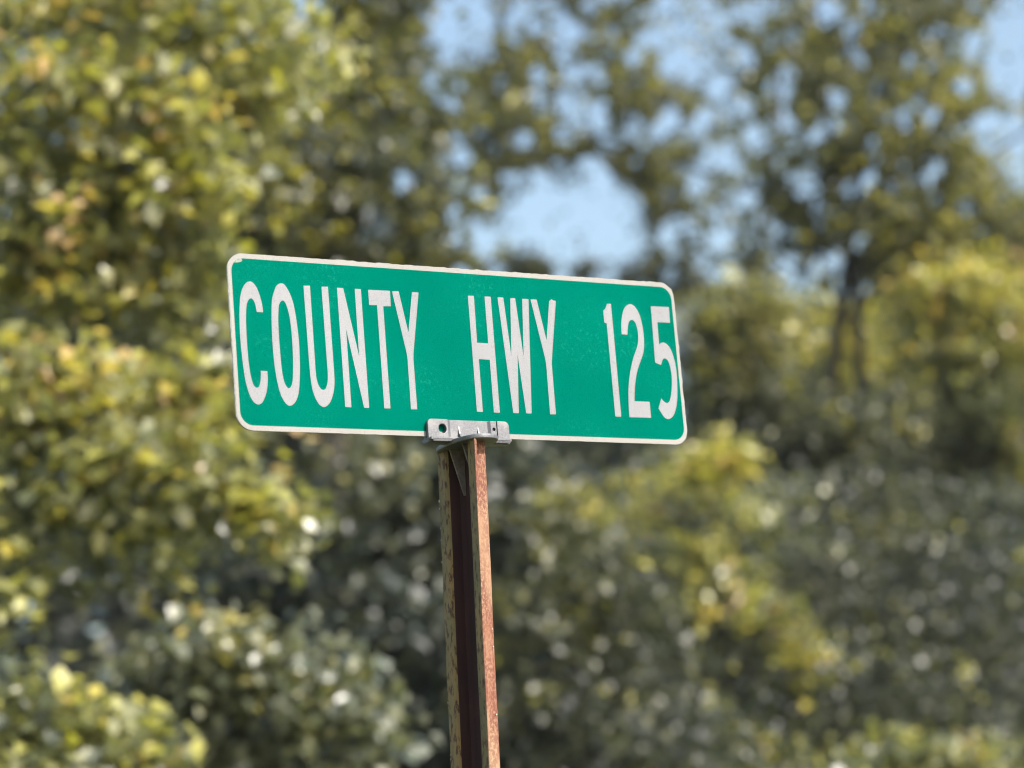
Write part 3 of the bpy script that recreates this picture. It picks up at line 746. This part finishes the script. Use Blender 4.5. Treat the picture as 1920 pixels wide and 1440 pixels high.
# --- blade
def torn(loop, amp):
    out = []
    for i, (x, y) in enumerate(loop):
        x2, y2 = loop[(i + 1) % len(loop)]
        d = math.hypot(x2 - x, y2 - y)
        k = max(1, int(d / 0.004))
        for q in range(k):
            px, py = x + (x2 - x) * q / k, y + (y2 - y) * q / k
            a = amp * (1.0 if (py > 0.195 and px > -0.2) or px > 0.298 else 0.25)
            out.append((px + random.gauss(0, a), py + random.gauss(0, a)))
    return out
BW, BH = 0.3014, 0.2036
panel = link("sign_panel", outline_mesh("sign_panel", [rounded_rect(-BW, BW, 0, BH, 0.019)], -0.0013, 0.0011), mt_sheet, root)
panel.matrix_local = W_SIGN
inner = rounded_rect(-0.2966, 0.2974, 0.0056, 0.1982, 0.0155)
border = link("border", outline_mesh("border", [torn(rounded_rect(-BW + .0004, BW + .0004, -.0002, BH + .0004, 0.019), 0.00035), inner], 0.0011, 0.0015), mt_cream, panel)
green = link("green_field", outline_mesh("green_field", [inner], 0.0011, 0.00145), mt_green, panel)
peel = [(-0.2935, 0.1925), (-0.2905, 0.1962), (-0.2865, 0.1979), (-0.2835, 0.1979), (-0.2822, 0.1955), (-0.2850, 0.1938), (-0.2885, 0.1930)]
pl = link("peeled_patch", outline_mesh("peeled_patch", [peel], 0.00145, 0.0016), mt_peel, panel)
pl["label"] = "greyish peeled spot in the upper left corner"
for k, loops in LETTERS.items():
    name = "numeral" if k in "125" else "letter"
    link(name, outline_mesh(name, [[(x / 1e5, y / 1e5) for x, y in lp] for lp in loops], 0.00145, 0.00175), mt_white, panel)

# --- clamp
def zx(x0, x1, y0, y1, z0, z1):
    bm = bmesh.new()
    add_box(bm, x0, x1, y0, y1, z0, z1)
    bmesh.ops.bevel(bm, geom=bm.edges[:], offset=0.0005, segments=1, affect='EDGES')
    return from_bm("b", bm)
bracket = link("bracket", join_meshes("bracket", [
    zx(-.0625, .0448, -.0058, -.0022, -.012, .012), zx(-.0600, .0430, -.0075, -.0040, .012, .012)]), mt_alu, root)
bracket.matrix_local = W_SIGN
def jaw(z0, z1, name):
    zc = z0 + 0.0026
    a = outline_mesh("a", [rounded_rect(-.0594, -.0325, -.0040, .0203, (.001, .0004, .0004, .0055)), circle(-.0402, .0090, .0052, .0057)], z0, z1, .0005)
    m2 = outline_mesh("m", [rounded_rect(-.0326, .0246, -.0040, .0201, .0003)], z0, zc, .0003)
    c = outline_mesh("c", [rounded_rect(.0246, .0328, -.0040, .0201, .0004), circle(.0291, .0102, .0020, n=18)], z0, z1 - .0009, .0004)
    d = outline_mesh("d", [rounded_rect(.0331, .0490, -.0042, .0200, (.0004, .001, .006, .0004))], z0, z1 + .0003, .0005)
    bm = bmesh.new()
    # sloping shoulders from the thick ends down to the thin middle
    for xa, xb in ((-.0326, -.0285), (.0247, .0215)):
        vs = [bm.verts.new(p) for p in ((xa, -.0038, z1 - .0004), (xb, -.0038, zc), (xa, -.0038, zc - .001), (xa, .0196, z1 - .0004), (xb, .0196, zc), (xa, .0196, zc - .001))]
        for f in ((0, 1, 2), (3, 5, 4), (0, 3, 4, 1), (1, 4, 5, 2), (2, 5, 3, 0)):
            bm.faces.new([vs[i] for i in f])
    # small webs stiffening the foot of the jaw
    for x, h in ((-.0172, .0128), (.0085, .0120)):
        w = .0009
        vs = [bm.verts.new(p) for p in ((x - w, h, zc), (x + w, h, zc), (x - w * 1.2, .004, zc + .0022), (x + w * 1.2, .004, zc + .0022), (x - w * 1.6, -.0044, zc + .0085), (x + w * 1.6, -.0044, zc + .0085),
                                       (x - w * 1.6, -.0044, zc - .0005), (x + w * 1.6, -.0044, zc - .0005))]
        for f in ((0, 1, 3, 2), (2, 3, 5, 4), (0, 2, 4, 6), (1, 7, 5, 3), (4, 5, 7, 6), (0, 6, 7, 1)):
            bm.faces.new([vs[i] for i in f])
    bmesh.ops.recalc_face_normals(bm, faces=bm.faces)
    return join_meshes(name, [a, m2, c, d, from_bm("s", bm)])
fj = jaw(.0022, .0075, "front_jaw")
fj.transform(Matrix.Translation((-.0040, -.0008, 0)))
link("front_jaw", fj, mt_alu, bracket)
bj = jaw(.0022, .0070, "back_jaw")
bj.transform(Matrix.Rotation(math.pi, 4, 'Y'))
bj.transform(Matrix.Translation((-.0124, -.0008, 0)))
link("back_jaw", bj, mt_alu, bracket)
# slotted foot joining the jaws under the blade, and the round collar
bm = bmesh.new()
add_box(bm, -.0635, .0450, -.0082, -.0044, -.0068, .0068)
bmesh.ops.bevel(bm, geom=bm.edges[:], offset=.0007, segments=1, affect='EDGES')
link("foot", from_bm("foot", bm), mt_alu, bracket)
cm = outline_mesh("collar", [[(.0265 * math.copysign(abs(math.cos(a)) ** .8, math.cos(a)), .0495 * math.copysign(abs(math.sin(a)) ** .8, math.sin(a))) for a in [2 * math.pi * (i + .5) / 64 for i in range(64)]]], -.0026, .0026, .0009)
cm.transform(Matrix.Rotation(-math.pi / 2, 4, 'X'))
cm.transform(Matrix.Translation((-.0092, -.0080, .0)))
link("collar", cm, mt_alu, bracket)
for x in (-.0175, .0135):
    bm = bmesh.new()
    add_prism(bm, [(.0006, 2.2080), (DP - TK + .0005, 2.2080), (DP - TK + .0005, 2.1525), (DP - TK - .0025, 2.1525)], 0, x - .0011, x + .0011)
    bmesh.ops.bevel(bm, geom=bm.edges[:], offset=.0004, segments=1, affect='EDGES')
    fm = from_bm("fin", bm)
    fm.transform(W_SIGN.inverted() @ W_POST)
    link("fin", fm, mt_fin, bracket)
# set screws
bm = bmesh.new()
bmesh.ops.create_cone(bm, cap_ends=True, segments=16, radius1=.0014, radius2=.0014, depth=.0020, matrix=Matrix.Translation((.0251, .0094, .0034)))
link("set_screw", from_bm("set_screw", bm), mt_dark, bracket)
for z in (2.1775, 2.1570):
    bm = bmesh.new()
    bmesh.ops.create_uvsphere(bm, u_segments=12, v_segments=8, radius=.0022, matrix=Matrix.Translation((HW - FL - .0012, .0030, z)))
    link("rivet", from_bm("rivet", bm), mt_pale, post)

# ------------------------------------------------------------------ thin autumn haze round the camera and the wood
bm = bmesh.new()
add_box(bm, -310, 310, -310, 310, -1.0, 19.0)
bmesh.ops.recalc_face_normals(bm, faces=bm.faces)
mt_haze = bpy.data.materials.new("haze")
mt_haze.use_nodes = True
nt = mt_haze.node_tree
nt.nodes.clear()
hv = node(nt, "ShaderNodeVolumePrincipled", Density=0.00045)
hv.inputs["Color"].default_value = (0.82, 0.90, 1.0, 1)
ho = nt.nodes.new("ShaderNodeOutputMaterial")
nt.links.new(hv.outputs[0], ho.inputs["Volume"])
haze = link("haze", from_bm("haze", bm), mt_haze)
haze["kind"] = "stuff"
